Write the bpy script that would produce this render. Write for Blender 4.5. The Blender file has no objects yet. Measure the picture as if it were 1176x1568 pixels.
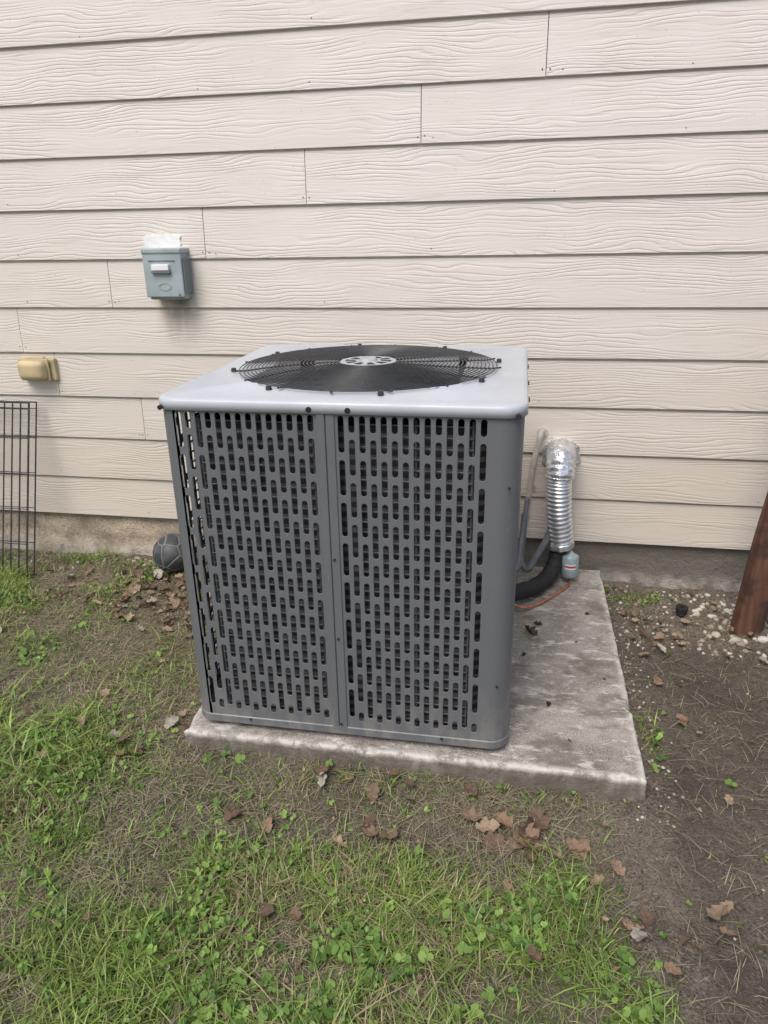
import bpy, bmesh, math, random
import numpy as np
from mathutils import Matrix, Vector
random.seed(3); RNG=np.random.default_rng(5)
scn=bpy.context.scene
# ------------------------------------------------------------ helpers
def link(o,parent=None):
    scn.collection.objects.link(o)
    if parent: o.parent=parent
    return o
def empty(name):
    o=bpy.data.objects.new(name,None); return link(o)
def mesh(name,v,f,mat=None,parent=None,smooth=False):
    m=bpy.data.meshes.new(name); m.from_pydata([tuple(map(float,a)) for a in v],[],f); m.validate(); m.update()
    if mat: m.materials.append(mat)
    if smooth: m.polygons.foreach_set('use_smooth',[True]*len(m.polygons))
    return link(bpy.data.objects.new(name,m),parent)
def bm_obj(name,bm,mat=None,parent=None,smooth=False):
    m=bpy.data.meshes.new(name); bm.to_mesh(m); bm.free()
    if mat: m.materials.append(mat)
    if smooth: m.polygons.foreach_set('use_smooth',[True]*len(m.polygons))
    return link(bpy.data.objects.new(name,m),parent)
def curve(name,splines,r,mat,parent=None,res=3,smooth=False):
    c=bpy.data.curves.new(name,'CURVE'); c.dimensions='3D'; c.bevel_depth=r; c.bevel_resolution=res; c.use_fill_caps=True
    for pts,cyc in splines:
        s=c.splines.new('POLY'); s.points.add(len(pts)-1)
        for i,p in enumerate(pts): s.points[i].co=(p[0],p[1],p[2],1)
        s.use_cyclic_u=cyc
        s.use_smooth=True
    c.materials.append(mat)
    return link(bpy.data.objects.new(name,c),parent)
def catmull(P,n=10):
    P=[Vector(p) for p in P]; P=[P[0]*2-P[1]]+P+[P[-1]*2-P[-2]]; out=[]
    for i in range(1,len(P)-2):
        for k in range(n):
            t=k/n; a,b,c,d=P[i-1:i+3]
            out.append(.5*((2*b)+(c-a)*t+(2*a-5*b+4*c-d)*t*t+(3*b-a-3*c+d)*t**3))
    out.append(P[-2]); return out
def sweep(name,pts,rad,mat,parent=None,seg=24,cap=True,oval=None):
    v=[];f=[];n=len(pts); up=Vector((0.3,1,0.1)).normalized()
    for i,p in enumerate(pts):
        T=(pts[min(i+1,n-1)]-pts[max(i-1,0)]).normalized()
        A=(up-T*up.dot(T)).normalized(); B=T.cross(A); up=A
        for k in range(seg):
            a=2*math.pi*k/seg; r=rad(i,i/(n-1),a)
            v.append(p+A*math.cos(a)*r+B*math.sin(a)*r)
    for i in range(n-1):
        for k in range(seg):
            f.append((i*seg+k,i*seg+(k+1)%seg,(i+1)*seg+(k+1)%seg,(i+1)*seg+k))
    if cap: f.append(tuple(range(seg))[::-1]); f.append(tuple(range((n-1)*seg,n*seg)))
    return mesh(name,v,f,mat,parent,True)
def rbox(name,x0,x1,y0,y1,z0,z1,bev,mat,parent=None,seg=3):
    bm=bmesh.new(); bmesh.ops.create_cube(bm,size=1)
    for q in bm.verts: q.co=Vector(((x0+x1)/2+q.co.x*(x1-x0),(y0+y1)/2+q.co.y*(y1-y0),(z0+z1)/2+q.co.z*(z1-z0)))
    if bev: bmesh.ops.bevel(bm,geom=bm.edges[:],offset=bev,segments=seg,profile=.5,affect='EDGES')
    return bm_obj(name,bm,mat,parent,False)
def cyl(bm,c,r,h,axis='Z',seg=16,r2=None):
    R={'Z':Matrix.Identity(4),'Y':Matrix.Rotation(math.pi/2,4,'X'),'X':Matrix.Rotation(math.pi/2,4,'Y')}[axis]
    bmesh.ops.create_cone(bm,cap_ends=True,segments=seg,radius1=r,radius2=r if r2 is None else r2,depth=h,matrix=Matrix.Translation(c)@R)
_L={}
def vn(x,y,s,seed=0):
    if seed not in _L: _L[seed]=np.random.default_rng(seed+100).random((256,256))
    g=_L[seed]; X=np.asarray(x)/s+1000.; Y=np.asarray(y)/s+1000.
    i=np.floor(X).astype(int); j=np.floor(Y).astype(int); a=X-i; b=Y-j; a=a*a*(3-2*a); b=b*b*(3-2*b)
    i0=i%256;i1=(i+1)%256;j0=j%256;j1=(j+1)%256
    return (g[i0,j0]*(1-a)+g[i1,j0]*a)*(1-b)+(g[i0,j1]*(1-a)+g[i1,j1]*a)*b
def sm(a,b,x):
    t=np.clip((np.asarray(x)-a)/(b-a),0,1); return t*t*(3-2*t)
# ------------------------------------------------------------ node helper
class NT:
    def __init__(s,name):
        s.m=bpy.data.materials.new(name); s.m.use_nodes=True; s.t=s.m.node_tree; s.n=s.t.nodes
        s.b=s.n['Principled BSDF']; s.out=s.n['Material Output']
    def add(s,typ,**k):
        n=s.n.new(typ)
        for a,b in k.items(): setattr(n,a,b)
        return n
    def put(s,sock,val):
        if isinstance(val,bpy.types.NodeSocket): s.t.links.new(val,sock)
        else: sock.default_value=val
    def math(s,op,a,b=0.,c=0.,clamp=False):
        n=s.add('ShaderNodeMath',operation=op,use_clamp=clamp)
        s.put(n.inputs[0],a); s.put(n.inputs[1],b); s.put(n.inputs[2],c); return n.outputs[0]
    def mix(s,f,a,b,blend='MIX'):
        n=s.add('ShaderNodeMix',data_type='RGBA',blend_type=blend)
        s.put(n.inputs[0],f); s.put(n.inputs[6],a if isinstance(a,bpy.types.NodeSocket) else (*a,1)); s.put(n.inputs[7],b if isinstance(b,bpy.types.NodeSocket) else (*b,1)); return n.outputs[2]
    def coord(s): 
        return s.add('ShaderNodeTexCoord').outputs['Object']
    def mapv(s,v,sc=(1,1,1)):
        n=s.add('ShaderNodeMapping'); s.put(n.inputs[0],v); n.inputs['Scale'].default_value=sc; return n.outputs[0]
    def noise(s,v,scale,detail=4,rough=.5,dist=0.):
        n=s.add('ShaderNodeTexNoise'); s.put(n.inputs['Vector'],v); n.inputs['Scale'].default_value=scale
        n.inputs['Detail'].default_value=min(detail,3); n.inputs['Roughness'].default_value=rough; n.inputs['Distortion'].default_value=dist
        return n.outputs[0]
    def vor(s,v,scale,feature='F1'):
        n=s.add('ShaderNodeTexVoronoi',feature=feature); s.put(n.inputs['Vector'],v); n.inputs['Scale'].default_value=scale; return n
    def ramp(s,f,a,b,lo=0.,hi=1.):
        n=s.add('ShaderNodeMapRange'); s.put(n.inputs[0],f); n.inputs[1].default_value=a; n.inputs[2].default_value=b
        n.inputs[3].default_value=lo; n.inputs[4].default_value=hi; n.interpolation_type='SMOOTHSTEP'; return n.outputs[0]
    def bump(s,h,dist,strength=1.,prev=None):
        n=s.add('ShaderNodeBump'); s.put(n.inputs['Height'],h); n.inputs['Distance'].default_value=dist; n.inputs['Strength'].default_value=strength
        if prev: s.put(n.inputs['Normal'],prev)
        s.put(s.b.inputs['Normal'],n.outputs[0]); return n.outputs[0]
    def attr(s,name): return s.add('ShaderNodeAttribute',attribute_name=name)
    def base(s,c): s.put(s.b.inputs['Base Color'],c if isinstance(c,bpy.types.NodeSocket) else (*c,1))
    def set(s,**k):
        for a,b in k.items(): s.put(s.b.inputs[a.replace('_',' ')],b)
def simple(name,col,rough=.5,metal=0.,var=.12,scale=30,bump=0,bscale=200):
    t=NT(name); v=t.coord(); n=t.noise(v,scale,3)
    c=t.mix(t.ramp(n,.3,.7),tuple(x*(1-var) for x in col),tuple(min(1,x*(1+var)) for x in col)); t.base(c)
    t.set(Roughness=t.ramp(n,.3,.7,rough-.06,rough+.08),Metallic=metal)
    if bump: t.bump(t.noise(v,bscale,2),bump)
    return t.m
# ------------------------------------------------------------ materials
t=NT('siding_paint'); v=t.coord(); sep=t.add('ShaderNodeSeparateXYZ'); t.put(sep.inputs[0],v)
pid=t.attr('pid').outputs['Fac']; lz=t.attr('lz').outputs['Fac']
X=t.math('ADD',sep.outputs[0],t.math('MULTIPLY',pid,37.)); 
def comb(a,b,c):
    n=t.add('ShaderNodeCombineXYZ'); t.put(n.inputs[0],a);t.put(n.inputs[1],b);t.put(n.inputs[2],c); return n.outputs[0]
low=t.noise(comb(t.math('MULTIPLY',X,2.3),t.math('MULTIPLY',pid,11.),t.math('MULTIPLY',lz,9.)),1.,2,.5)
ph=t.math('ADD',t.math('MULTIPLY',lz,78.),t.math('MULTIPLY',low,8.5))
w=t.math('SINE',t.math('MULTIPLY',ph,6.2832))
fine=t.noise(comb(t.math('MULTIPLY',X,8.),pid,t.math('MULTIPLY',lz,230.)),1.,2,.6)
w1=t.ramp(t.math('ADD',w,t.math('MULTIPLY',t.math('SUBTRACT',fine,.5),1.8)),-1.0,-.1)
amp=t.ramp(t.noise(comb(t.math('MULTIPLY',X,2.6),pid,t.math('MULTIPLY',lz,16.)),1.,1),.34,.64,.10,1.)
hgt=t.math('ADD',t.math('MULTIPLY',w1,amp),t.math('MULTIPLY',fine,.35))
t.bump(hgt,.0010,1.)
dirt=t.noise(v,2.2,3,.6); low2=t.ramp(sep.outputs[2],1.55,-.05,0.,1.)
c=t.mix(t.ramp(dirt,.3,.75,0.,.5),(.80,.742,.685),(.72,.655,.59))
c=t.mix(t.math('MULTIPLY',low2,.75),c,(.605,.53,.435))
c=t.mix(t.math('MULTIPLY',t.math('FRACT',t.math('MULTIPLY',pid,7.77)),.2),c,(.80,.755,.705))
sp=t.ramp(t.noise(v,90,1),.72,.78); c=t.mix(t.math('MULTIPLY',sp,.3),c,(.40,.32,.24))
dust=t.ramp(t.noise(t.mapv(v,(5,1,40)),1.,3,.6),.55,.75,0.,.3); c=t.mix(dust,c,(.55,.48,.40))
dx=t.math('ABSOLUTE',t.math('SUBTRACT',sep.outputs[0],-1.04))
st=t.math('MULTIPLY',t.ramp(dx,.11,.02),t.math('MULTIPLY',t.ramp(sep.outputs[2],.70,.90),t.ramp(sep.outputs[2],.97,.93)))
c=t.mix(t.math('MULTIPLY',st,t.ramp(t.noise(t.mapv(v,(30,1,6)),1.,3),.2,.7,.2,.85)),c,(.42,.33,.24))
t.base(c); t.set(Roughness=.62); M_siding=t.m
def concrete(name,a,b,c3,rough=.9,sc=1.,bd=.004):
    t=NT(name); v=t.coord()
    n1=t.noise(v,5*sc,3,.62); n2=t.noise(v,60*sc,3,.6); n3=t.noise(v,300,1,.6)
    c=t.mix(t.ramp(n1,.36,.62),a,b); c=t.mix(t.ramp(n2,.45,.75,0.,.5),c,c3)
    c=t.mix(t.ramp(n3,.42,.32,0.,.7),c,(.07,.06,.05))
    c=t.mix(t.ramp(n3,.59,.69,0.,.55),c,(.72,.68,.62))
    t.base(c); t.set(Roughness=rough)
    t.bump(t.math('ADD',t.math('MULTIPLY',n2,.7),t.math('MULTIPLY',n3,.45)),bd); return t
ts=concrete('slab_concrete',(.39,.355,.315),(.245,.215,.182),(.48,.445,.40),bd=.006)
v=ts.coord(); geo=ts.attr('edge').outputs['Fac']
old=ts.b.inputs['Base Color'].links[0].from_socket
nb=ts.noise(v,26,3,.7)
cc=ts.mix(ts.ramp(ts.noise(ts.mapv(v,(4,6,1)),1.5,3,.75),.50,.64,0.,.7),old,(.155,.13,.105))
cc=ts.mix(ts.ramp(ts.noise(ts.mapv(v,(7,17,1)),1.6,3,.8),.54,.66,0.,.7),cc,(.66,.63,.58))
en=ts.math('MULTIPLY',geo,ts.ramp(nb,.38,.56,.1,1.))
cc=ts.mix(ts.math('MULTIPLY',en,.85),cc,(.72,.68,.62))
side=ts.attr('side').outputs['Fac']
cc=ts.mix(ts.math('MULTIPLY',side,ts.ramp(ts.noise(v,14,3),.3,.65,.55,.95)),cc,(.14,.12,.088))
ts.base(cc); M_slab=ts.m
tf=concrete('foundation_concrete',(.52,.425,.31),(.33,.265,.195),(.56,.49,.39),bd=.010)
v=tf.coord(); sep=tf.add('ShaderNodeSeparateXYZ'); tf.put(sep.inputs[0],v)
old=tf.b.inputs['Base Color'].links[0].from_socket
cc=tf.mix(tf.ramp(sep.outputs[0],-.4,.5),old,(.19,.17,.145))
cc=tf.mix(tf.math('MULTIPLY',tf.ramp(sep.outputs[2],-.10,-.19),tf.ramp(tf.noise(v,12,3),.35,.6,.1,.9)),cc,(.56,.51,.44))
cc=tf.mix(tf.ramp(tf.noise(v,9,3,.7),.52,.66,0.,.55),cc,(.20,.16,.11))
tf.base(cc); M_found=tf.m
# ground
t=NT('ground_soil'); v=t.coord(); g=t.attr('green').outputs['Fac']; dk=t.attr('dark').outputs['Fac']
n1=t.noise(v,3.5,3,.6); n2=t.noise(v,38,3,.65); n3=t.noise(v,170,3,.7)
c=t.mix(t.ramp(n1,.35,.65),(.20,.165,.13),(.13,.108,.085))
c=t.mix(t.ramp(n2,.42,.66,0.,.7),c,(.27,.235,.19))
c=t.mix(t.ramp(n3,.55,.68,0.,.75),c,(.42,.37,.30))
c=t.mix(t.ramp(n3,.46,.35,0.,.85),c,(.045,.037,.03))
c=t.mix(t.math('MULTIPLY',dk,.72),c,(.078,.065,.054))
gm=t.math('MULTIPLY',g,t.ramp(n2,.34,.6,.25,1.))
c=t.mix(t.math('MULTIPLY',gm,.8),c,(.10,.12,.042))
ms=t.attr('moss').outputs['Fac']
c=t.mix(t.math('MULTIPLY',ms,t.ramp(n2,.35,.6,.3,.9)),c,(.14,.15,.05))
t.base(c); t.set(Roughness=.95)
t.set(**{'Specular_IOR_Level':.2})
t.bump(t.math('ADD',t.math('MULTIPLY',n2,.6),t.math('MULTIPLY',n3,.7)),.016); M_ground=t.m
def vegmat(name,rough,trans,spec=.3):
    t=NT(name); c=t.attr('col').outputs['Color']; t.base(c); t.set(Roughness=rough,Specular_IOR_Level=spec)
    if trans>0:
        tr=t.add('ShaderNodeBsdfTranslucent'); t.put(tr.inputs[0],c)
        mx=t.add('ShaderNodeMixShader'); mx.inputs[0].default_value=trans
        t.put(mx.inputs[1],t.b.outputs[0]); t.put(mx.inputs[2],tr.outputs[0]); t.put(t.out.inputs[0],mx.outputs[0])
    return t
M_grass=vegmat('grass_blades',.42,.25,.4).m; M_clover=vegmat('clover_leaf',.5,.15).m
tl=vegmat('dead_leaf',.75,0,.2); v=tl.coord()
tl.bump(tl.noise(v,160,3),.002); M_leaf=tl.m
M_clod=vegmat('soil_clod',.95,0,.1).m
def paint(name,col,rough=.42):
    t=NT(name); v=t.coord(); n=t.noise(v,7,3,.6); sep=t.add('ShaderNodeSeparateXYZ'); t.put(sep.inputs[0],v)
    c=t.mix(t.ramp(n,.35,.7,0.,.35),col,tuple(x*.8 for x in col))
    d=t.math('MULTIPLY',t.ramp(sep.outputs[2],.12,-.09),t.ramp(t.noise(t.mapv(v,(14,14,5)),2.,3,.65),.4,.65,0.,.5))
    c=t.mix(d,c,(.28,.26,.23)); sp=t.ramp(t.noise(v,140,1),.73,.78,0.,.4); c=t.mix(sp,c,(.38,.37,.35))
    t.base(c); t.set(Roughness=t.ramp(n,.3,.7,rough-.05,rough+.1)); return t.m
M_cab=paint('cabinet_grey_paint',(.148,.153,.165),.38) 
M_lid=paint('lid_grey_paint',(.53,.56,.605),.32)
M_dark=simple('dark_interior',(.012,.012,.013),.7)
M_coil=NT('condenser_coil'); v=M_coil.coord(); sp_=M_coil.add('ShaderNodeSeparateXYZ'); M_coil.put(sp_.inputs[0],v)
s2=M_coil.math('SINE',M_coil.math('MULTIPLY',sp_.outputs[2],238.))
cc=M_coil.mix(M_coil.ramp(s2,-.3,.6),(.045,.045,.048),(.17,.17,.178))
M_coil.base(cc); M_coil.set(Roughness=.5,Metallic=.2); M_coil=M_coil.m
M_guard=simple('coil_guard_bars',(.15,.153,.16),.45)
M_wire=simple('black_coated_wire',(.03,.032,.036),.3)
M_bolt=simple('dark_screw',(.06,.06,.065),.4,.6)
M_nail=simple('siding_nail',(.22,.19,.16),.6,.2)
M_hub=simple('fan_hub_grey',(.42,.43,.44),.45)
M_blade=simple('fan_blade_aluminium',(.10,.10,.105),.4,.5)
M_box=simple('disconnect_box_grey',(.36,.415,.43),.45,.0,.10,14)
M_boxd=simple('disconnect_box_groove',(.16,.19,.20),.5)
M_caulk=simple('white_caulk',(.86,.86,.85),.7,0,.06,20,.002,60)
M_label=simple('white_label',(.82,.84,.84),.4,0,.03)
M_beige=simple('beige_plastic',(.54,.44,.26),.5,0,.14,16)
M_foil=NT('duct_foil'); v=M_foil.coord(); M_foil.base(M_foil.mix(M_foil.ramp(M_foil.noise(v,30,2),.35,.7),(.88,.89,.90),(.68,.69,.70))); M_foil.set(Metallic=.85,Roughness=.36); M_foil=M_foil.m
M_tape=simple('foil_tape',(.78,.79,.80),.33,.8,.15,40,.006,45)
M_rubber=simple('black_pipe_insulation',(.016,.016,.017),.7,0,.2,30)
M_conduit=simple('grey_liquidtight_conduit',(.17,.18,.19),.5)
M_conduit2=simple('painted_conduit',(.48,.44,.37),.55)
M_copper=simple('copper_pipe',(.62,.28,.16),.4,.85,.25,50)
M_drier=simple('filter_drier_paint',(.34,.42,.44),.4,.15)
M_red=simple('red_print',(.55,.06,.05),.5)
t=NT('weathered_redwood'); v=t.coord(); a=t.noise(t.mapv(v,(60,60,4)),1.,3,.6); b=t.noise(v,14,3)
c=t.mix(t.ramp(a,.3,.7),(.075,.032,.020),(.155,.072,.042)); c=t.mix(t.ramp(b,.48,.66,0.,.85),c,(.042,.024,.018))
t.base(c); t.set(Roughness=.75); t.bump(a,.006); M_post=t.m
M_stone=NT('pale_stone'); v=M_stone.coord(); M_stone.base(M_stone.mix(M_stone.ramp(M_stone.noise(v,12,3),.4,.6),(.56,.52,.46),(.28,.23,.18))); M_stone.set(Roughness=.9); M_stone=M_stone.m
t=NT('ball_dark_vinyl'); v=t.coord(); vo=t.vor(v,15,'DISTANCE_TO_EDGE'); e=t.ramp(vo.outputs[0],.02,.07)
t.base(t.mix(e,(.18,.18,.175),t.mix(t.ramp(t.noise(v,20,3),.4,.65),(.045,.05,.056),(.09,.092,.095)))); t.set(Roughness=.55); t.bump(e,.003); M_ball=t.m
M_twig=simple('twig_bark',(.14,.10,.07),.85)

# ------------------------------------------------------------ ground
ZG=-.185
SX0,SX1,SY0,SY1,SZ=-.585,.628,-1.220,-.035,-.113
def H(x,y):
    x=np.asarray(x,float); y=np.asarray(y,float)
    h=ZG+.020*(vn(x,y,.45,1)-.5)+.012*(vn(x,y,.12,2)-.5)
    h=h+.012*sm(-.75,-1.3,x)*sm(-1.1,-1.6,y)
    h=h-.010*sm(-.6,-.1,y)*sm(-.6,-1.,x)
    h=h+.012*sm(-1.32,-1.22,y)*sm(.7,.6,x)*sm(-.7,-.6,x)*(.4+1.2*vn(x,y,.08,5))
    return h
def Hf(x,y):
    r=sm(.55,.7,x)
    return H(x,y)+(.009+.006*r)*(vn(x,y,.035,3)-.5)+.007*(vn(x,y,.015,4)-.5)+.012*r*(vn(x,y,.09,6)-.5)
def ga(x,y,cx,cy,sx,sy): return np.exp(-((x-cx)/sx)**2-((y-cy)/sy)**2)
def G(x,y):
    x=np.asarray(x,float);y=np.asarray(y,float)
    wob=.25*(vn(x,y,.28,7)-.5); wob2=.22*(vn(x,y,.2,8)-.5)
    a=1.08*sm(-.62,-.87,x+wob)*sm(-1.02,-1.28,y+wob2)
    b=sm(-1.38,-1.54,y+wob*.8)*sm(.60,.34,x+wob2+.10*(y+1.7))
    c=.85*sm(-1.10,-1.36,x+wob)*sm(.0,-.12,y)*(vn(x,y,.2,9)>.28)
    d=.20*sm(.60,.35,x+wob2)*sm(-1.15,-1.25,y+wob2*.4)+.18*sm(-.6,-.7,x)
    s=.6*ga(x,y,.77,-.13,.08,.05)+.45*ga(x,y,.69,-.98,.03,.09)
    g=np.maximum(np.maximum(np.maximum(a,b*.95),np.maximum(c,d)),s)
    g=g*(.36+.64*sm(.24,.54,vn(x,y,.15,10)))
    g=g*(1-.85*ga(x,y,-1.05,-.42,.22,.17))*(1-.7*ga(x,y,-.02,-1.44,.16,.06))*(1-.8*ga(x,y,.31,-1.38,.12,.09))
    return g
xs=np.concatenate([-np.geomspace(60,2.65,26),np.arange(-2.6,2.01,.0125),np.geomspace(2.05,60,26)])
ys=np.concatenate([-np.geomspace(60,2.75,26),np.arange(-2.7,.04,.0125),np.array([.06,.3,1,3,8,20,60])])
XX,YY=np.meshgrid(xs,ys); ZZ=Hf(XX,YY)
nx,ny=len(xs),len(ys)
vv=np.stack([XX.ravel(),YY.ravel(),ZZ.ravel()],1)
idx=np.arange(nx*ny).reshape(ny,nx); q=np.stack([idx[:-1,:-1],idx[:-1,1:],idx[1:,1:],idx[1:,:-1]],-1).reshape(-1,4)
def npmesh(name,verts,faces,mat,k,cols=None,smooth=False):
    m=bpy.data.meshes.new(name); m.vertices.add(len(verts)); m.vertices.foreach_set('co',verts.astype(np.float32).ravel())
    m.loops.add(faces.size); m.loops.foreach_set('vertex_index',faces.astype(np.int32).ravel())
    m.polygons.add(len(faces)); m.polygons.foreach_set('loop_start',np.arange(0,faces.size,k,dtype=np.int32)); 
    m.update(calc_edges=True); m.materials.append(mat)
    if smooth: m.polygons.foreach_set('use_smooth',np.ones(len(faces),bool))
    if cols is not None:
        a=m.color_attributes.new('col','FLOAT_COLOR','POINT'); c4=np.concatenate([cols,np.ones((len(cols),1))],1); a.data.foreach_set('color',c4.astype(np.float32).ravel())
    o=bpy.data.objects.new(name,m); return link(o)
gr=npmesh('ground',vv,q,M_ground,4,smooth=True)
def fattr(o,name,vals):
    a=o.data.attributes.new(name,'FLOAT','POINT'); a.data.foreach_set('value',np.asarray(vals,np.float32).ravel())
xv,yv=vv[:,0],vv[:,1]
fattr(gr,'green',np.clip(G(xv,yv)*1.2+.25*sm(.6,.4,xv),0,1))
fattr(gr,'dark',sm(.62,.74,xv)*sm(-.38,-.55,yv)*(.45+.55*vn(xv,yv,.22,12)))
fattr(gr,'moss',np.exp(-(((xv+.86)/.2)**2+((yv+.85)/.16)**2)))

# ------------------------------------------------------------ slab
def slab():
    nxs,nys=240,230; V=[];F=[];E=[];S=[]
    us=np.linspace(0,1,nxs); ws=np.linspace(0,1,nys)
    X,Y=np.meshgrid(SX0+us*(SX1-SX0),SY0+ws*(SY1-SY0))
    dE=np.minimum(np.minimum(X-SX0,SX1-X),np.minimum(Y-SY0,SY1-Y))
    wob=.006*vn(X,Y,.03,21)+.014*np.clip(vn(X,Y,.07,22)-.6,0,1)*3
    Z=SZ+.0025*(vn(X,Y,.2,23)-.5)+.0016*(vn(X,Y,.02,24)-.5)-np.clip(wob-dE,0,1)*.9
    top=np.stack([X,Y,Z],-1).reshape(-1,3)
    ed=np.clip(1-dE/.022,0,1).ravel()
    id_=np.arange(nxs*nys).reshape(nys,nxs)
    f=[tuple(r) for r in np.stack([id_[:-1,:-1],id_[:-1,1:],id_[1:,1:],id_[1:,:-1]],-1).reshape(-1,4)]
    V=[tuple(p) for p in top]; E=list(ed); S=[0.]*len(V)
    per=list(id_[0,:])+list(id_[1:,-1])+list(id_[-1,-2::-1])+list(id_[-2:0:-1,0])
    prev=per; nl=9
    for l in range(1,nl+1):
        cur=[]
        for k,i in enumerate(per):
            x,y,z=top[i]; zz=z+(-.26-z)*(l/nl)**1.0
            s=.007*(vn(x*3+y*2,zz*2+l*.01,.03,25)-.5)+.0015*l*.3
            nxn=-1 if abs(x-SX0)<1e-6 else (1 if abs(x-SX1)<1e-6 else 0); nyn=-1 if abs(y-SY0)<1e-6 else (1 if abs(y-SY1)<1e-6 else 0)
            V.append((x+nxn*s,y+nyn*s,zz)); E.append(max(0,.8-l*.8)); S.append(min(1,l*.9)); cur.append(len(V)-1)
        n=len(per)
        for k in range(n): f.append((prev[k],cur[k],cur[(k+1)%n],prev[(k+1)%n]))
        prev=cur
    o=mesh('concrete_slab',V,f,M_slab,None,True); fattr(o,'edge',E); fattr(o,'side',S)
slab()

# ------------------------------------------------------------ house
house=empty('house')
e=.178
SE={0:[.31],1:[-.09],2:[-.50],3:[-.90],4:[-1.31],5:[-1.74],6:[-1.61],7:[-1.25]}
V=[];F=[];PID=[];LZ=[]
rr=random.Random(8); nails=bmesh.new()
for row in range(-7,11):
    z0=(10-row)*e
    s=SE.get(row-1,None) or [1.5]
    seams=[s[0]-3.66*k for k in range(3,0,-1)]+[s[0]]+[s[0]+3.66*k for k in range(1,4)]
    seams=[-9]+[q_ for q_ in seams if -8.5<q_<8.5]+[9]
    for sx in seams[1:-1]:
        for dxn in (-.011,.013): cyl(nails,Vector((sx+dxn+rr.uniform(-.002,.002),-.0198,z0+.022+rr.uniform(-.004,.004))),.0026,.0022,'Y',8)
    for xn in np.arange(-8.6,8.6,.407):
        if rr.random()<.45: cyl(nails,Vector((xn+rr.uniform(-.01,.01),-.0198,z0+.020+rr.uniform(-.006,.006))),.0022,.002,'Y',8)
    for a,b in zip(seams[:-1],seams[1:]):
        pv=rr.random(); dz0=rr.uniform(-.0008,.0008); dyo=rr.uniform(-.0008,.0008)
        a+=.0013; b-=.0013; n=max(2,int((b-a)/.12))
        prof=[(-.004,0.),(-.0115,0.0),(-.0195,.0),(-.0203,.0012),(-.0195,.03),(-.0155,.10),(-.0118,e-.0085),(-.0055,e-.0075),(-.0055,e+.018)]
        base=len(V)
        for i in range(n+1):
            x=a+(b-a)*i/n; wy=.0008*(vn(x,z0,.5,31)-.5)*2; wz=.0026*(vn(x,z0*3,.9,32)-.5)
            for (yy,zz) in prof:
                V.append((x,yy+dyo+wy,z0+zz+dz0+(wz if zz<.05 else 0))); PID.append(pv); LZ.append(zz)
        m=len(prof)
        for i in range(n):
            for k in range(m-1):
                p0=base+i*m+k; F.append((p0,p0+m,p0+m+1,p0+1))
        F.append(tuple(base+k for k in range(m))); F.append(tuple(base+n*m+k for k in range(m))[::-1])
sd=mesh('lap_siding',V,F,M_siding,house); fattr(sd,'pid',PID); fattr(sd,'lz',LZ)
bm_obj('siding_nails',nails,M_nail,house)
fx=np.arange(-3.2,3.2,.02); fz=np.arange(-.42,.031,.0125)
X,Zz=np.meshgrid(fx,fz); Y=.004-.022*(vn(X,Zz,.09,41)-.5)*sm(.2,-.5,X)-.006*(vn(X,Zz,.03,42)-.5)-.02*sm(-.09,-.15,Zz+.03*vn(X,X*0,.2,43))*sm(.1,-.4,X)
Y=np.where(Zz>-.02,np.maximum(Y,.003),Y)
idf=np.arange(X.size).reshape(X.shape); qf=np.stack([idf[:-1,:-1],idf[:-1,1:],idf[1:,1:],idf[1:,:-1]],-1).reshape(-1,4)
fo=npmesh('foundation',np.stack([X.ravel(),Y.ravel(),Zz.ravel()],1),qf,M_found,4,smooth=True); fo.parent=house
rbox('foundation_body',-9,9,.03,7,-.5,.0,0,M_found,house)
M_wallbody=simple('house_wrap',(.30,.27,.24),.8)
rbox('wall_body',-8.98,8.98,.0022,6.98,.01,3.1,0,M_wallbody,house)
M_roof=simple('asphalt_shingle',(.09,.085,.08),.9,0,.3,20)
mesh('roof',[(-9.3,-.12,3.12),(9.3,-.12,3.12),(9.3,3.5,4.6),(-9.3,3.5,4.6),(-9.3,7.3,3.12),(9.3,7.3,3.12)],[(0,1,2,3),(3,2,5,4),(0,3,4),(1,5,2),(0,4,5,1)],M_roof,house)

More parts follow.
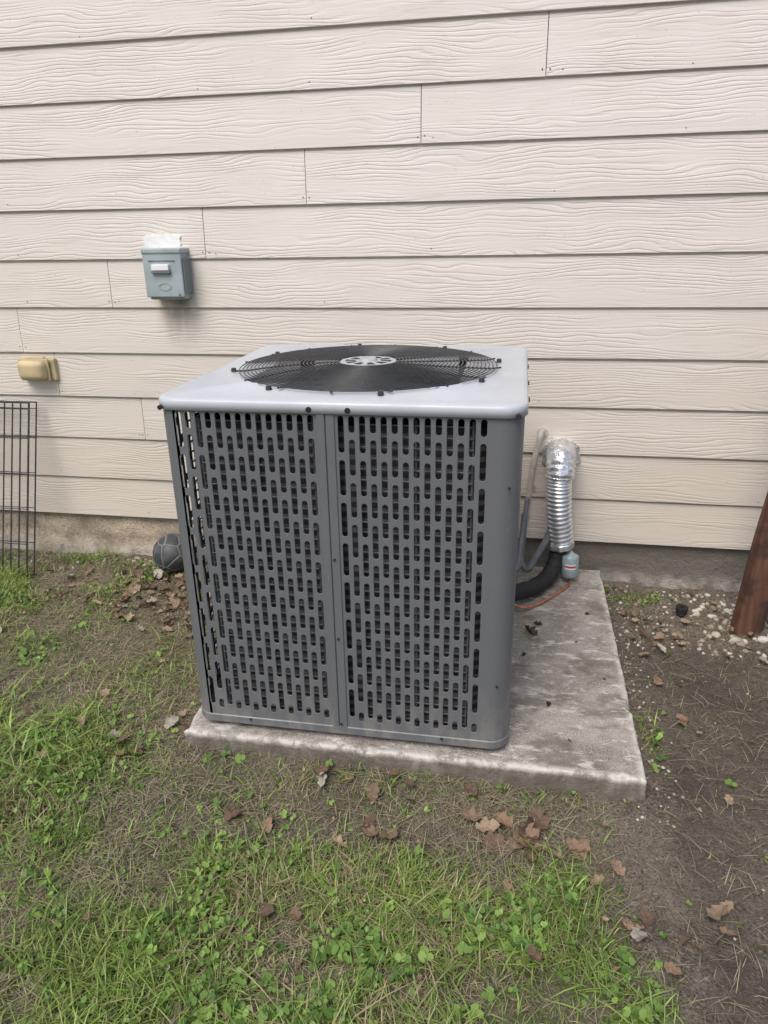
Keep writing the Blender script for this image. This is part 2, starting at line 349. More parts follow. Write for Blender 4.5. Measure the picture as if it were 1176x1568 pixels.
# ------------------------------------------------------------ air conditioner
ac=empty('air_conditioner_unit')
AX0,AX1,AY0,AY1,ZB,ZT=-.558,.288,-1.187,-.348,-.098,.786
R=.048
def cellring(cx,za,zb,w,r):
    n=5; hw=w/2
    top=[]
    for k in range(n):
        a=math.pi*k/(n-1)
        top.append((cx+hw*math.cos(a) if 0<k<n-1 else cx+(hw if k==0 else -hw), zb-r+r*math.sin(a)))
    bot=[]
    for k in range(n):
        a=math.pi+math.pi*k/(n-1)
        bot.append((cx+hw*math.cos(a) if 0<k<n-1 else cx+(-hw if k==0 else hw), za+r+r*math.sin(a)))
    return top,bot
def sheet(cols,z0,z1,T,V,F):
    for xa,xb,slots,w in cols:
        if not slots:
            b=len(V); V+= [T(xa,z0,0),T(xb,z0,0),T(xb,z1,0),T(xa,z1,0)]; F.append((b,b+1,b+2,b+3)); continue
        slots=sorted(slots); bd=[z0]+[(slots[i][1]+slots[i+1][0])/2 for i in range(len(slots)-1)]+[z1]
        for i,(za,zb) in enumerate(slots):
            ca,cb=bd[i],bd[i+1]; cx=(xa+xb)/2
            rings=[]
            out=[(xb+(xa-xb)*k/4,cb) for k in range(5)]+[(xa+(xb-xa)*k/4,ca) for k in range(5)]
            rings.append([T(s,z,0) for s,z in out])
            for grow,d in ((.0,0.),(-.0007,.0008),(-.0008,.0025)):
                tp,bt=cellring(cx,za-grow,zb+grow,w+2*grow,.0070+grow)
                rings.append([T(s,z,d) for s,z in tp+bt])
            b=len(V)
            for rg in rings: V+=rg
            for j in range(3):
                for k in range(10):
                    F.append((b+j*10+k,b+(j+1)*10+k,b+(j+1)*10+(k+1)%10,b+j*10+(k+1)%10))
PITCH=.0245; SW=.0148
def colslots(odd):
    if not odd: return [(.774-k*.1035-.088,.774-k*.1035) for k in range(8)]
    return [(.733,.774)]+[(.7195-k*.1035-.088,.7195-k*.1035) for k in range(7)]+[(-.050,-.0200)]
front=[]
xl=-.505-PITCH/2
front.append((AX0+R,xl,None,0))
for k in range(14): front.append((xl+k*PITCH,xl+(k+1)*PITCH,colslots(k%2),SW))
pl=xl+14*PITCH; pr=-.1165-PITCH/2
front.append((pl,pr,None,0))
for k in range(14): front.append((pr+k*PITCH,pr+(k+1)*PITCH,colslots(k%2),SW))
front.append((pr+14*PITCH,AX1-R,None,0))
V=[];F=[]
z0,z1=ZB+.012,ZT
sheet(front,z0,z1,lambda s,z,d:(s,AY0+d,z),V,F)
def gen(L):
    n=int((L-2*R-.04)/PITCH); m=(L-n*PITCH)/2; c=[(R,m,None,0)]
    for k in range(n): c.append((m+k*PITCH,m+(k+1)*PITCH,colslots(k%2),SW))
    c.append((m+n*PITCH,L-R,None,0)); return c
LX=AX1-AX0; LY=AY1-AY0
sheet(gen(LY),z0,z1,lambda s,z,d:(AX0+d,AY1-s,z),V,F)
sheet(gen(LY),z0,z1,lambda s,z,d:(AX1-d,AY0+s,z),V,F)
sheet(gen(LX),z0,z1,lambda s,z,d:(AX1-s,AY1-d,z),V,F)
cab=mesh('cabinet_panels',V,F,M_cab,ac)
V=[];F=[]
for cx,cy,a0 in ((AX0+R,AY0+R,math.pi),(AX1-R,AY0+R,1.5*math.pi),(AX1-R,AY1-R,0),(AX0+R,AY1-R,.5*math.pi)):
    b=len(V)
    for k in range(13):
        a=a0+math.pi/2*k/12
        for z in (z0,.3,z1): V.append((cx+R*math.cos(a),cy+R*math.sin(a),z))
    for k in range(12):
        for j in (0,1): F.append((b+k*3+j,b+k*3+3+j,b+k*3+4+j,b+k*3+1+j))
mesh('corner_posts',V,F,M_cab,ac,True)
rbox('centre_post_strip',pl+.0035,(pl+pr)/2-.0012,AY0-.0045,AY0+.004,ZB+.02,ZT-.002,.0015,M_cab,ac,2)
rbox('centre_post_flange',(pl+pr)/2+.0012,pr-.002,AY0-.0032,AY0+.004,ZB+.02,ZT-.002,.0012,M_cab,ac,2)
def rrect(x0,x1,y0,y1,r,n=12):
    pts=[]
    for cx,cy,a0 in ((x0+r,y0+r,math.pi),(x1-r,y0+r,1.5*math.pi),(x1-r,y1-r,0),(x0+r,y1-r,.5*math.pi)):
        for k in range(n+1):
            a=a0+math.pi/2*k/n; pts.append((cx+r*math.cos(a),cy+r*math.sin(a)))
    return pts
def loft(name,loops,mat,parent,caps=(True,True),smooth=True):
    V=[];F=[];n=len(loops[0][0])
    for pts,z in loops:
        for p in pts: V.append((p[0],p[1],z))
    for j in range(len(loops)-1):
        for k in range(n): F.append((j*n+k,j*n+(k+1)%n,(j+1)*n+(k+1)%n,(j+1)*n+k))
    if caps[0]: F.append(tuple(range(n))[::-1])
    if caps[1]: F.append(tuple(range((len(loops)-1)*n,len(loops)*n)))
    return mesh(name,V,F,mat,parent,smooth)
def RR(g,r): return rrect(AX0-g,AX1+g,AY0-g,AY1+g,r)
loft('base_pan',[(RR(-.02,.03),ZB),(RR(-.002,R-.002),ZB+.001),(RR(.003,R+.003),ZB+.006),(RR(.003,R+.003),ZB+.026),(RR(.0005,R),ZB+.028)],M_cab,ac,(True,True),False)
for i,(x,y) in enumerate(((-.46,-1.09),(.19,-1.09),(-.46,-.45),(.19,-.45))): rbox('foot_%d'%(i+1),x-.04,x+.04,y-.04,y+.04,SZ-.002,ZB+.002,.003,M_dark,ac)
def cr(g,r): return rrect(AX0+g,AX1-g,AY0+g,AY1-g,r,8)
loft('condenser_coil',[(cr(.040,.10),ZB+.03),(cr(.040,.10),.74)],M_coil,ac,(False,False))
loft('coil_inner',[(cr(.07,.09),ZB+.03),(cr(.07,.09),.74)],M_dark,ac,(True,False))
bars=[]
for k in range(32):
    z=-.070+k*.0264; yb=AY0+.024; yb2=AY1-.024
    for xa,xb in ((-.468,-.190),(-.082,.178)):
        bars.append(([(xa,yb,z),(xb,yb,z)],False)); bars.append(([(xa,yb2,z),(xb,yb2,z)],False))
    for xx in (AX0+.024,AX1-.024): bars.append(([(xx,AY0+.11,z),(xx,AY1-.11,z)],False))
curve('coil_guard_bars',bars,.0024,M_guard,ac,1)
vb=[]
for x in (-.468,-.33,-.190,-.082,.05,.178):
    for y in (AY0+.029,AY1-.029): vb.append(([(x,y,ZB+.03),(x,y,.76)],False))
curve('coil_guard_uprights',vb,.003,M_guard,ac,1)
CXF,CYF,RF=-.135,-.772,.352
def lidring(g,r): 
    return rrect(AX0-g,AX1+g,AY0-g,AY1+g,r,23)
outer=lidring(.004,R+.004); n=len(outer)
def circ(r): 
    out=[]
    for (x,y) in outer:
        a=math.atan2(y-CYF,x-CXF); out.append((CXF+r*math.cos(a),CYF+r*math.sin(a)))
    return out
zt=ZT+.018
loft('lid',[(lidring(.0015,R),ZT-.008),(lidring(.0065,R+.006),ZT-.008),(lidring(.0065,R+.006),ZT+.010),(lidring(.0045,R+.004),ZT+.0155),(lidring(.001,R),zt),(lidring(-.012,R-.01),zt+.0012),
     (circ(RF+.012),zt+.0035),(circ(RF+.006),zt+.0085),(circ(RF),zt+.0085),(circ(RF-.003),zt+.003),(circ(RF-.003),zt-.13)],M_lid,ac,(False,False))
def cc_(r): return [(CXF+r*math.cos(2*math.pi*k/64),CYF+r*math.sin(2*math.pi*k/64)) for k in range(64)]
loft('fan_shroud',[(cc_(RF-.005),zt-.004),(cc_(RF-.005),zt-.3)],M_dark,ac,(False,True))
gl=[]
def gz(r): return zt+.010+.012*(1-(r/RF)**2)
nr=27
for k in range(nr):
    r=.086+(RF-.004-.086)*k/(nr-1)
    gl.append(([(CXF+r*math.cos(2*math.pi*j/90),CYF+r*math.sin(2*math.pi*j/90),gz(r)) for j in range(90)],True))
curve('grille_rings',gl,.0016,M_wire,ac,1)
gl=[]
for k in range(16):
    a0=2*math.pi*k/16+.1; pts=[]
    for j in range(12):
        r=.06+(RF+.008-.06)*j/11; a=a0+.25*(j/11)
        pts.append((CXF+r*math.cos(a),CYF+r*math.sin(a),gz(min(r,RF))-.0035 if j<11 else zt+.010))
    gl.append((pts,False))
curve('grille_spokes',gl,.0024,M_wire,ac,1)
V=[];F=[]
for b_ in range(3):
    a0=b_*2*math.pi/3+.5
    base=len(V)
    for i in range(9):
        r=.05+.285*i/8; wd=.9-.35*i/8
        for j in range(7):
            u=j/6-.5; a=a0+u*wd; V.append((CXF+r*math.cos(a),CYF+r*math.sin(a),zt-.085+u*.06-.02*u*u))
    for i in range(8):
        for j in range(6): p=base+i*7+j; F.append((p,p+7,p+8,p+1))
mesh('fan_blades',V,F,M_blade,ac,True)
bm=bmesh.new(); cyl(bm,Vector((CXF,CYF,zt+.018)),.080,.006,'Z',48,.076); cyl(bm,Vector((CXF,CYF,zt+.024)),.026,.008,'Z',24,.022)
bm_obj('motor_hub',bm,M_hub,ac)
V=[];F=[]
for k in range(10):
    a=2*math.pi*k/10; b=len(V)
    for rr_,da in ((.036,-.16),(.064,-.17),(.064,.17),(.036,.16)): V.append((CXF+rr_*math.cos(a+da),CYF+rr_*math.sin(a+da),zt+.0216))
    F.append((b,b+1,b+2,b+3))
mesh('hub_vents',V,F,M_dark,ac)
bm=bmesh.new()
for k in range(8):
    a=2*math.pi*(k+.35)/8; cyl(bm,Vector((CXF+(RF+.012)*math.cos(a),CYF+(RF+.012)*math.sin(a),zt+.009)),.008,.009,'Z',10,.006)
for x in (-.187,-.098): cyl(bm,Vector((x,AY0-.009,ZT+.001)),.0045,.007,'Y',6); cyl(bm,Vector((x,AY0-.0075,ZT+.001)),.0065,.004,'Y',16)
for x,y in ((AX1-.014,AY0+.006),(AX0+.012,AY0+.008)): cyl(bm,Vector((x,y-.006,ZT-.004)),.006,.010,'Y',8)
for y in (-.95,-.75,-.5): cyl(bm,Vector((AX1+.008,y,ZT-.02)),.006,.008,'X',8)
for x,z in ((-.144,.42),(-.144,.20),(.262,.62),(.255,.1),(-.146,-.06),(-.40,-.075),(.12,-.075)): cyl(bm,Vector((x,AY0-.0045,z)),.0032,.004,'Y',8)
bm_obj('screws',bm,M_bolt,ac)

# ------------------------------------------------------------ disconnect box
db=empty('electrical_disconnect_box')
rbox('box_body',-1.112,-.972,-.085,-.016,.925,1.098,.006,M_box,db)
rbox('cover',-1.118,-.966,-.098,-.086,.935,1.104,.004,M_box,db)
rbox('cover_hood',-1.120,-.964,-.102,-.014,1.088,1.108,.006,M_box,db)
rbox('cover_recess_top',-1.095,-.99,-.1005,-.0975,1.062,1.066,.0006,M_boxd,db,1)
rbox('pull_handle',-1.080,-1.012,-.112,-.0975,1.030,1.052,.003,M_label,db)
rbox('handle_tab',-1.083,-1.009,-.110,-.0975,1.020,1.0295,.002,M_boxd,db)
el=[]
for s in (1.,.78): el.append(([(-1.04+.026*s*math.cos(2*math.pi*k/40),-.0985,.972+.014*s*math.sin(2*math.pi*k/40)) for k in range(40)],True))
curve('embossed_oval',el,.0009,M_box,db,1)
rbox('hinge_side',-.9655,-.960,-.09,-.03,.95,1.07,.002,M_boxd,db)
bm=bmesh.new(); cyl(bm,Vector((-1.02,-.05,.915)),.014,.02,'Z',16); cyl(bm,Vector((-.985,-.099,.945)),.004,.004,'Y',10); bm_obj('knockout_and_screw',bm,M_boxd,db)
def patch(name,x0,x1,z0,z1,y,mat,parent,amp=.006,seed=50):
    pts=[];n=14
    for a,b in (((x0,z0),(x1,z0)),((x1,z0),(x1,z1)),((x1,z1),(x0,z1)),((x0,z1),(x0,z0))):
        for k in range(n):
            x=a[0]+(b[0]-a[0])*k/n; z=a[1]+(b[1]-a[1])*k/n
            pts.append((x+amp*(float(vn(x*1.1+z,z,.012,seed))-.5)*2,z+amp*(float(vn(x,z-x,.012,seed+1))-.5)*2))
    V=[(p[0],y,p[1]) for p in pts]+[(p[0],-.008,p[1]) for p in pts]; m=len(pts)
    F=[tuple(range(m))]+[(k,k+m,(k+1)%m+m,(k+1)%m) for k in range(m)]
    return mesh(name,V,F,mat,parent)
patch('white_caulk_patch',-1.140,-.992,1.095,1.150,-.0225,M_caulk,db)
patch('caulk_strip',-1.131,-1.110,.93,1.105,-.0235,M_caulk,db,.004,60)
ob=empty('outlet_cover')
rbox('base_plate',-1.755,-1.600,-.036,-.012,.600,.690,.006,M_beige,ob)
rbox('bubble',-1.745,-1.625,-.085,-.03,.606,.686,.022,M_beige,ob,5)
rbox('rim',-1.752,-1.618,-.052,-.044,.601,.691,.003,M_beige,ob)
rbox('hinge',-1.735,-1.635,-.05,-.033,.686,.697,.004,M_beige,ob)

# ------------------------------------------------------------ line set
fd=empty('flexible_metal_duct')
pts=catmull([(.440,-.135,.335),(.438,-.142,.27),(.446,-.142,.16),(.462,-.13,.035)],42)
sweep('ribbed_duct',pts,lambda i,t,a:.0455+.0024*math.sin(i*2*math.pi/6.0)+.0006*math.sin(3*a+i),M_foil,fd,32)
pts=catmull([(.445,-.006,.345),(.444,-.05,.365),(.441,-.105,.362),(.439,-.135,.325),(.438,-.14,.30)],9)
sweep('foil_elbow',pts,lambda i,t,a:.054+.004*float(vn(i*.4+a,a*2,.6,70))-.004*t+.002*math.sin(i*1.7),M_tape,fd,32)
nn=40
pts_=[(.445+.072*math.cos(2*math.pi*k/nn)*(1+.07*math.sin(5*k)),.352+.064*math.sin(2*math.pi*k/nn)*(1+.06*math.sin(3*k+1))) for k in range(nn)]
V=[(x,-.0245,z) for x,z in pts_]+[(x,-.01,z) for x,z in pts_]
mesh('foil_collar',V,[tuple(range(nn))]+[(k,k+nn,(k+1)%nn+nn,(k+1)%nn) for k in range(nn)],M_tape,fd)
sweep('cut_end',catmull([(.461,-.131,.045),(.464,-.129,.022)],4),lambda i,t,a:.049+.0022*math.sin(9*a),M_foil,fd,36)
rl=empty('insulated_refrigerant_line')
sweep('suction_line_insulation',catmull([(.460,-.13,.06),(.452,-.135,.0),(.440,-.16,-.05),(.41,-.22,-.076),(.35,-.32,-.07),(.275,-.40,-.055)],12),lambda i,t,a:.030+.0012*math.sin(i*.9),M_rubber,rl)
sweep('liquid_line',catmull([(.478,-.125,.05),(.487,-.13,.02),(.495,-.135,.0)],8),lambda i,t,a:.010,M_rubber,rl,12)
sweep('copper_tail',catmull([(.503,-.150,-.10),(.505,-.165,-.106),(.49,-.21,-.107),(.44,-.29,-.106),(.38,-.37,-.104),(.33,-.42,-.095),(.28,-.44,-.07)],10),lambda i,t,a:.0052,M_copper,rl,10)
fdr=empty('filter_drier')
sweep('canister',[Vector((.4975,-.146,.012)),Vector((.4978,-.1465,.002)),Vector((.498,-.147,-.005)),Vector((.4982,-.1475,-.009)),Vector((.501,-.149,-.084)),Vector((.5012,-.1492,-.088)),Vector((.5015,-.1495,-.097)),Vector((.503,-.150,-.105))],
      lambda i,t,a:[.009,.015,.029,.033,.033,.031,.015,.008][i],M_drier,fdr,28)
V=[]
for i,z in enumerate((-.030,-.052)):
    for k in range(9):
        a=math.radians(-125+k*9); V.append((.4998+.0336*math.cos(a),-.148+.0336*math.sin(a),z))
F=[(k,k+1,k+10,k+9) for k in range(8)]; mesh('label',V,F,M_label,fdr,True)
V2=[(x,y-.0006,z*.35-.0265) for x,y,z in V]; mesh('label_print',V2,F,M_red,fdr,True)
ec=empty('electrical_conduit')
sweep('rigid_conduit',catmull([(.372,.0,.435),(.368,-.035,.440),(.362,-.055,.425),(.350,-.06,.36),(.338,-.065,.25),(.328,-.075,.13),(.322,-.085,.10)],8),lambda i,t,a:.0115,M_conduit2,ec,14)
sweep('flex_conduit',catmull([(.323,-.083,.13),(.318,-.10,.0),(.322,-.13,-.06),(.345,-.17,-.065),(.37,-.16,-.02),(.405,-.15,.05),(.425,-.15,.11)],12),lambda i,t,a:.0125+.0005*math.sin(i*2.1),M_conduit,ec,14)
sweep('whip',catmull([(.33,-.09,.20),(.315,-.14,.05),(.305,-.25,-.02),(.28,-.38,.02)],12),lambda i,t,a:.0095,M_conduit,ec,14)
bm=bmesh.new(); cyl(bm,Vector((.372,-.016,.435)),.019,.018,'Y',20); cyl(bm,Vector((.325,-.079,.115)),.0155,.03,'Z',8); cyl(bm,Vector((.352,-.020,.215)),.010,.006,'Y',12); bm_obj('fittings',bm,M_conduit2,ec)

# ------------------------------------------------------------ wire dog crate
cg=empty('wire_dog_crate')
def lean(x,s,off=0):
    return (x,-.285+.235*s-off*.9,-.19+.70*s+off*.1)
fine=[];thick=[]
for off,xo in ((0,0),(.03,.014)):
    xr=-1.705-xo; xl_=xr-.64
    nvt=18
    for k in range(nvt):
        x=xl_+(xr-xl_)*k/(nvt-1); (thick if k in (0,nvt-1) else fine).append(([lean(x,0,off),lean(x,1,off)],False))
    for s in (0,.035,.20,.40,.60,.80,.965,1.):
        (thick if s in (0,1.) else fine).append(([lean(xl_,s,off-.003),lean(xr,s,off-.003)],False))
curve('crate_wires',fine,.0019,M_wire,cg,1); curve('crate_frame',thick,.0034,M_wire,cg,1)

bm=bmesh.new(); bmesh.ops.create_icosphere(bm,subdivisions=5,radius=.083)
ball=bm_obj('soccer_ball',bm,M_ball,None,True); ball.location=(-1.135,-.135,float(H(-1.135,-.135))+.083)

pts=[Vector((1.102+.118*i/40+.002*math.sin(i*.4),-.29,-.26+1.35*i/40)) for i in range(41)]
post=sweep('wooden_post',pts,lambda i,t,a:.052*(1+.05*math.sin(3*a+i*.08)+.03*math.sin(8*a+.3*math.sin(i*.3))),M_post,None,40)
dc=empty('cleanout_cap')
bm=bmesh.new(); z=float(H(.905,-.226)); cyl(bm,Vector((.905,-.226,z+.012)),.019,.03,'Z',20); cyl(bm,Vector((.905,-.226,z+.030)),.022,.010,'Z',20); 
cyl(bm,Vector((.905,-.226,z+.037)),.008,.008,'Z',4); bm_obj('cap',bm,M_rubber,dc)

# ------------------------------------------------------------ gravel + clods
def rocks(name,items,mat,sub=2,colf=None):
    bm=bmesh.new(); bmesh.ops.create_icosphere(bm,subdivisions=sub,radius=1); bm.verts.ensure_lookup_table()
    bv=np.array([q.co for q in bm.verts]); bf=np.array([[q.index for q in f.verts] for f in bm.faces]); bm.free()
    VV=[];FF=[];CC=[];o=0
    for (x,y,s) in items:
        d=bv*(1+.35*(RNG.random((len(bv),1))-.5)); d=d*np.array([1,RNG.uniform(.6,1),RNG.uniform(.45,.8)])
        for _ in range(3):
            nrm=RNG.normal(size=3); nrm/=np.linalg.norm(nrm); k=d@nrm; d=d-np.outer(np.clip(k-.55,0,9),nrm)
        a=RNG.random()*6.28; c_,s_=math.cos(a),math.sin(a); d=d@np.array([[c_,s_,0],[-s_,c_,0],[0,0,1]])*s
        VV.append(d+np.array([x,y,float(Hf(x,y))+s*.2])); FF.append(bf+o); o+=len(bv)
        if colf is not None: CC.append(np.repeat(colf(x,y)[None],len(bv),0))
    return npmesh(name,np.concatenate(VV),np.concatenate(FF),mat,3,np.concatenate(CC) if CC else None)
def freepos(x,y): return not(SX0-.012<x<SX1+.012 and SY0-.012<y)
it=[(1.00,-.35,.020),(1.05,-.39,.026),(1.08,-.385,.018),(1.14,-.39,.022),(1.02,-.31,.014),(.99,-.30,.016),(.96,-.20,.016),(1.06,-.43,.016),(1.18,-.36,.024)]
for _ in range(320):
    x=RNG.uniform(.68,1.5); y=RNG.uniform(-.5,-.03); it.append((x,y,RNG.uniform(.003,.009)*(1+.6*(abs(x-1.05)<.15))))
for _ in range(500): it.append((RNG.uniform(-2,1.6),RNG.uniform(-2.3,-.04),RNG.uniform(.0015,.005)))
for _ in range(120): it.append((RNG.normal(.67,.03),RNG.uniform(-1.3,-.1),RNG.uniform(.002,.006)))
for _ in range(200): it.append((RNG.uniform(-2,-.6),RNG.normal(-.09,.03),RNG.uniform(.003,.012)))
rocks('gravel',[q_ for q_ in it if freepos(q_[0],q_[1])],M_stone)
it=[]
for _ in range(4500):
    x=RNG.uniform(.5,1.6) if RNG.random()<.66 else RNG.uniform(-2.1,.7); y=RNG.uniform(-2.2,-.04); it.append((x,y,.0024*RNG.lognormal(0,.55)))
def cf(x,y):
    k=RNG.random(); return (np.array([.09,.073,.058])*(1-k)+np.array([.24,.205,.165])*k)*(.75 if x>.7 and y<-.5 else 1.)
rocks('soil_clods',[q_ for q_ in it if freepos(q_[0],q_[1])],M_clod,1,cf)

# ------------------------------------------------------------ grass
def inside_free(x,y): return ~((x>SX0-.006)&(x<SX1+.006)&(y>SY0-.006))&(y<-.03)
def blades(N,prob,hfun,wr,cfun,bend=(.3,1.2),region=(-2.45,1.6,-2.4,-.03)):
    x=RNG.uniform(region[0],region[1],N); y=RNG.uniform(region[2],region[3],N)
    k=(RNG.random(N)<prob(x,y))&inside_free(x,y); x=x[k];y=y[k];n=len(x)
    z=H(x,y)-.002; h=hfun(x,y,n); a=RNG.uniform(0,2*np.pi,n)+1.5*(vn(x,y,.06,80)-.5); b=RNG.uniform(bend[0],bend[1],n)
    w=RNG.uniform(wr[0],wr[1],n)/2; tw=a+np.pi/2+RNG.uniform(-.5,.5,n)
    dx,dy=np.cos(a),np.sin(a); px,py=np.cos(tw),np.sin(tw)
    V=np.zeros((n,7,3)); j=0
    for t_,ww in ((0,.8),(.4,1.),(.75,.7),(1.,0)):
        off=b*h*t_**2; cz=h*(t_-.42*np.minimum(b,1.6)*t_**2); cx=x+dx*off; cy=y+dy*off; zz=z+np.maximum(cz,.001)
        if ww>0:
            for s in (-1,1):
                V[:,j,0]=cx+px*w*ww*s; V[:,j,1]=cy+py*w*ww*s; V[:,j,2]=zz; j+=1
        else: V[:,j,0]=cx;V[:,j,1]=cy;V[:,j,2]=zz
    T=np.array([[0,1,3],[0,3,2],[2,3,5],[2,5,4],[4,5,6]])
    Fc=(np.arange(n)[:,None,None]*7+T[None]).reshape(-1,3)
    c=cfun(x,y,n)[:,None,:]*np.array([.70,.70,.95,.95,1.08,1.08,1.15])[None,:,None]
    return V.reshape(-1,3),Fc,c.reshape(-1,3)
def green(x,y,n):
    a=np.array([.10,.165,.032]); b=np.array([.30,.40,.095]); d=np.array([.46,.39,.23])
    k=np.clip(vn(x,y,.2,81)*.5+RNG.random(n)*.6,0,1)[:,None]; c=a*(1-k)+b*k
    dry=(RNG.random(n)<.14+.38*sm(.5,.7,vn(x,y,.22,82)))[:,None]; return np.where(dry,d*RNG.uniform(.6,1.15,(n,1)),c*RNG.uniform(.6,1.3,(n,1)))
def lush(x,y,n):
    a=np.array([.13,.24,.042]); b=np.array([.36,.50,.12]); k=RNG.random((n,1)); return (a*(1-k)+b*k)*RNG.uniform(.75,1.15,(n,1))
def straw(x,y,n): return np.array([.47,.40,.28])*RNG.uniform(.35,1.1,(n,1))
parts=[]
parts.append(blades(340000,lambda x,y:np.clip(G(x,y),0,1)**1.15*.78,lambda x,y,n:(.014+.028*G(x,y))*RNG.lognormal(0,.38,n),(.0014,.0032),green,(.3,1.5)))
def tuft(x,y): return (vn(x,y,.08,83)>.60)*np.clip(G(x,y),0,1)*.7
parts.append(blades(110000,tuft,lambda x,y,n:RNG.uniform(.03,.07,n),(.0020,.0040),lush,(.5,1.6)))
def tuft2(x,y): return (vn(x,y,.14,86)>.52)*sm(-.80,-1.05,x)*sm(-1.0,-1.25,y)*.85
parts.append(blades(40000,tuft2,lambda x,y,n:RNG.uniform(.05,.11,n),(.0040,.0072),lush,(.7,1.7)))
parts.append(blades(130000,lambda x,y:.05+.45*sm(.40,.62,vn(x,y,.12,84))*sm(.6,.3,x),lambda x,y,n:RNG.uniform(.006,.020,n),(.0012,.0026),green,(.4,1.6)))
parts.append(blades(190000,lambda x,y:.07+.65*sm(.65,.3,x)*vn(x,y,.15,85),lambda x,y,n:RNG.uniform(.01,.04,n),(.0009,.002),straw,(1.8,2.6)))
VV=[];FF=[];CC=[];o=0
for a_,b_,c_ in parts: VV.append(a_);FF.append(b_+o);CC.append(c_);o+=len(a_)
npmesh('grass',np.concatenate(VV),np.concatenate(FF),M_grass,3,np.concatenate(CC))
def clover(N):
    x=RNG.uniform(-2.4,1.1,N); y=RNG.uniform(-2.4,-.08,N)
    pr=np.clip(G(x,y)*1.2,0.02,1)*(.10+.70*sm(.48,.70,vn(x,y,.11,90)))*.8
    k=(RNG.random(N)<pr)&inside_free(x,y)&(x<.9); x=x[k];y=y[k];n=len(x); g=G(x,y)
    VV=[];CC=[]
    base=np.stack([x,y,H(x,y)+RNG.uniform(.004,.030,n)*(.4+g)],1); rr_=RNG.uniform(.0024,.0062,n)*(1+.45*(vn(x,y,.25,91)>.68)); ph=RNG.uniform(0,6.28,n)
    kk=RNG.random((n,1)); col=(np.array([.075,.155,.033])*(1-kk)+np.array([.25,.38,.09])*kk)
    for l in range(3):
        a=ph+l*2.094; cen=base+np.stack([np.cos(a)*rr_,np.sin(a)*rr_,RNG.uniform(-.002,.003,n)],1)
        tx=RNG.uniform(-.8,.8,n); ty=RNG.uniform(-.8,.8,n)
        L=np.zeros((n,8,3)); L[:,0]=cen; L[:,0,2]-=.0012
        for m_ in range(7):
            b_=a+np.pi+ (m_+.5)*2*np.pi/7; rad=rr_*(1.0 if m_!=3 else .82)
            L[:,m_+1,0]=cen[:,0]+np.cos(b_)*rad; L[:,m_+1,1]=cen[:,1]+np.sin(b_)*rad; L[:,m_+1,2]=cen[:,2]+(np.cos(b_)*tx+np.sin(b_)*ty)*rad
        VV.append(L.reshape(-1,3)); CC.append(np.repeat(col*RNG.uniform(.85,1.15,(n,1)),8,0))
    V=np.concatenate(VV); T=np.array([[0,i+1,(i+1)%7+1] for i in range(7)]); Fc=(np.arange(n*3)[:,None,None]*8+T[None]).reshape(-1,3)
    npmesh('clover',V,Fc,M_clover,3,np.concatenate(CC))
clover(62000)
# ------------------------------------------------------------ dead leaves
def leaf(x,y,L,z=None,lift=.006):
    n=30; th=np.linspace(0,2*np.pi,n,endpoint=False)
    lob=1+.28*np.cos(7*th+RNG.uniform(0,1))*np.sin(th/2)**.5+.10*np.cos(13*th); wdt=RNG.uniform(.24,.38)
    ox=np.cos(th)*.5*(1+.1*np.cos(3*th)); oy=np.sin(th)*wdt*lob
    P=[np.zeros((1,2))]
    for s in (.35,.7,1.): P.append(np.stack([ox,oy],1)*s)
    P=np.concatenate(P); c1,c2,tw=RNG.uniform(-.2,2.6),RNG.uniform(-.5,1.8),RNG.uniform(-1.2,1.2)
    zz=c1*P[:,1]**2+c2*P[:,0]**2*.6+tw*P[:,0]*P[:,1]+.08*np.sin(P[:,0]*14+RNG.random()*6)*np.abs(P[:,1])*2
    zz-=.02*np.exp(-(P[:,1]/.03)**2)
    V=np.stack([P[:,0],P[:,1],zz],1)*L
    rx,ry,rz=RNG.normal(0,.25),RNG.normal(0,.25),RNG.uniform(0,6.28)
    M=np.array(Matrix.Rotation(rz,3,'Z')@Matrix.Rotation(rx,3,'X')@Matrix.Rotation(ry,3,'Y')); V=V@M.T
    V=V-np.array([0,0,V[:,2].min()*.8]); zb=float(H(x,y))+.003+.017*float(G(x,y)) if z is None else z
    V=V+np.array([x,y,zb+lift*RNG.random()])
    T=[(0,1+i,1+(i+1)%n) for i in range(n)]
    for r_ in (0,1):
        for i in range(n):
            a=1+r_*n+i;b=1+r_*n+(i+1)%n; T+= [(a,a+n,b+n),(a,b+n,b)]
    k=RNG.random(); c=np.array([.24,.155,.10])*(1-k)+np.array([.40,.30,.21])*k
    if RNG.random()<.3: c=np.array([.15,.10,.07])
    if RNG.random()<.04: c=np.array([.42,.38,.32])
    vx=P[:,0]; stripe=1-.22*(np.abs(np.sin(vx*22+np.abs(P[:,1])*16))<.25)  # thin darker chevron bands across the leaf colour
    cc=np.repeat((c*RNG.uniform(.7,1.1))[None],len(V),0)*(1-.35*(RNG.random((len(V),1))**3))*stripe[:,None]; return V,np.array(T),cc
spec=[]
def pile(cx,cy,sx,sy,n,l0,l1):
    for _ in range(n): spec.append((cx+RNG.normal(0,sx),cy+RNG.normal(0,sy),RNG.uniform(l0,l1)))
pile(-1.03,-.42,.12,.10,80,.025,.055); pile(-1.28,-.33,.18,.10,44,.02,.045); pile(-.80,-.55,.07,.15,14,.03,.045)
pile(.29,-1.36,.05,.035,9,.045,.08); pile(.37,-1.40,.05,.04,5,.03,.055); pile(-.66,-1.14,.02,.03,3,.035,.055); pile(-.71,-1.26,.06,.03,5,.03,.05)
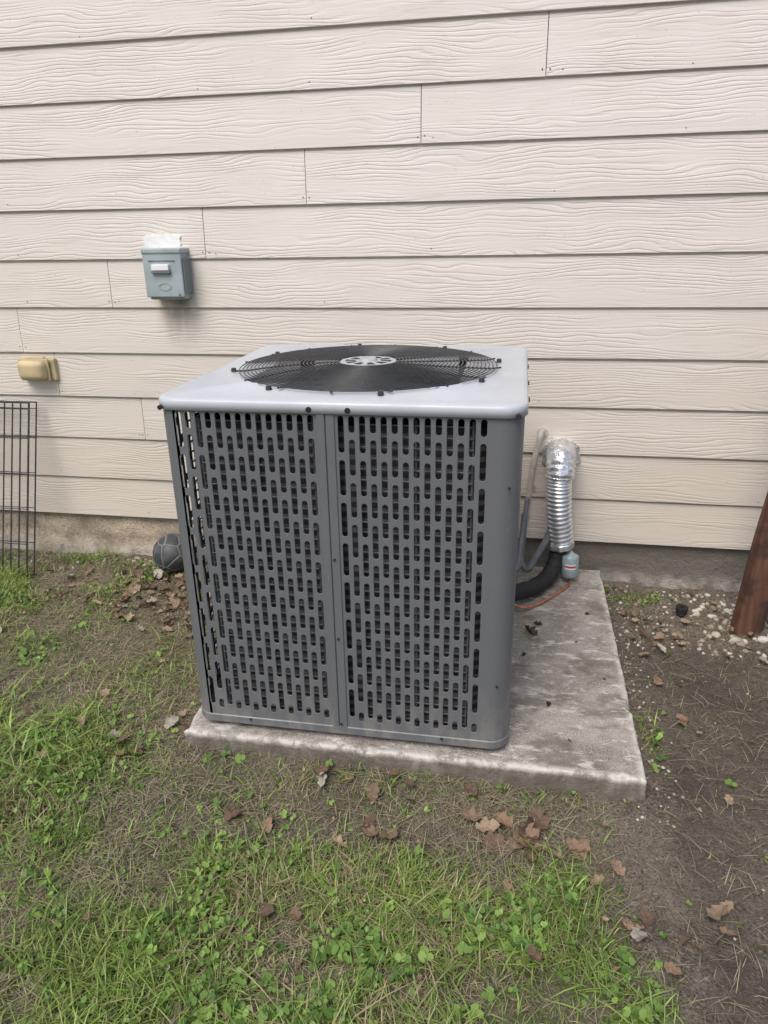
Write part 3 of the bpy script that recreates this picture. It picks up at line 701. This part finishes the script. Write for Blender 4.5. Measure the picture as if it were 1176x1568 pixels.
pile(-.19,-1.29,.03,.02,3,.04,.06); pile(0.0,-1.30,.10,.03,7,.03,.045); pile(-.37,-1.44,.01,.01,1,.04,.05); pile(-.25,-1.46,.02,.01,1,.04,.05)
pile(-.02,-1.46,.06,.03,5,.035,.055); pile(.66,-1.62,.08,.06,4,.03,.05); pile(.45,-1.5,.08,.08,6,.035,.05); pile(.80,-.38,.07,.10,14,.025,.045)
pile(.95,-.3,.2,.1,22,.02,.04); pile(.30,-1.65,.14,.06,4,.03,.05); pile(.75,-.8,.03,.08,3,.03,.045); pile(.72,-1.5,.03,.03,2,.04,.055); pile(-.9,-1.22,.12,.08,4,.03,.045)
for _ in range(75): spec.append((RNG.uniform(-2.2,1.5),RNG.uniform(-2.2,-.05),RNG.uniform(.02,.038)))
for _ in range(560): spec.append((RNG.uniform(-2.2,1.5),RNG.uniform(-2.2,-.05),RNG.uniform(.006,.018)))
VV=[];FF=[];CC=[];o=0
for x,y,L in spec:
    if (SX0-.02<x<SX1+.02 and SY0-.02<y) or y>-.04: continue
    a_,b_,c_=leaf(x,y,L,None,.012); VV.append(a_);FF.append(b_+o);CC.append(c_);o+=len(a_)
for x,y,L in ((.35,-.56,.05),(.38,-.50,.03),(.40,-.95,.02),(.55,-.4,.018),(.33,-.7,.02),(.45,-1.1,.012),(.57,-.8,.012),(.5,-.6,.01)):
    a_,b_,c_=leaf(x,y,L,SZ+.001,.001); c_=c_*.35; VV.append(a_);FF.append(b_+o);CC.append(c_);o+=len(a_)
npmesh('dead_leaves',np.concatenate(VV),np.concatenate(FF),M_leaf,3,np.concatenate(CC))
tw=[]
for _ in range(130):
    x=RNG.uniform(-2,1.4);y=RNG.uniform(-2.1,-.1)
    if SX0-.05<x<SX1+.05 and SY0-.08<y: continue
    a=RNG.uniform(0,6.28);L=RNG.uniform(.03,.14); P=[]
    for k in range(6):
        s=k/5-.5; xx=x+math.cos(a)*L*s+RNG.normal(0,.003); yy=y+math.sin(a)*L*s+RNG.normal(0,.003); P.append((xx,yy,float(H(xx,yy))+.005))
    tw.append((P,False))
curve('twigs',tw,.0014,M_twig,None,1)

# ------------------------------------------------------------ light
w=bpy.data.worlds.new('World'); scn.world=w; w.use_nodes=True; nt=w.node_tree
sky=nt.nodes.new('ShaderNodeTexSky'); sky.sky_type='NISHITA'; sky.sun_disc=False
EL,AZ=math.radians(56),math.radians(200)
sky.sun_elevation=EL; sky.sun_rotation=AZ; sky.air_density=1.; sky.dust_density=3.; sky.ozone_density=.6
bg=nt.nodes['Background']; nt.links.new(sky.outputs[0],bg.inputs[0]); bg.inputs[1].default_value=.15
L=bpy.data.lights.new('sun','SUN'); L.energy=2.15; L.angle=math.radians(32); L.color=(1,.955,.895)
so=link(bpy.data.objects.new('sun',L)); 
d=Vector((math.sin(AZ)*math.cos(EL),math.cos(AZ)*math.cos(EL),math.sin(EL))); so.rotation_euler=d.to_track_quat('Z','Y').to_euler(); so.location=d*10
scn.view_settings.view_transform='Standard'; scn.view_settings.look='None'; scn.view_settings.exposure=0
# ------------------------------------------------------------ camera
yaw,pit,rol=-.1857,.3740,-.0190
Fv=Vector((math.sin(yaw)*math.cos(pit),math.cos(yaw)*math.cos(pit),-math.sin(pit))); R0=Vector((math.cos(yaw),-math.sin(yaw),0)); U0=R0.cross(Fv)
Rv=R0*math.cos(rol)+U0*math.sin(rol); Uv=-R0*math.sin(rol)+U0*math.cos(rol)
cam=bpy.data.cameras.new('camera'); co=link(bpy.data.objects.new('camera',cam))
M=Matrix(((Rv.x,Uv.x,-Fv.x,.2652),(Rv.y,Uv.y,-Fv.y,-2.7127),(Rv.z,Uv.z,-Fv.z,1.1575),(0,0,0,1))); co.matrix_world=M
cam.sensor_fit='VERTICAL'; cam.sensor_height=36; cam.lens=36*1102.47/1568; cam.clip_start=.02; cam.clip_end=300
scn.camera=co
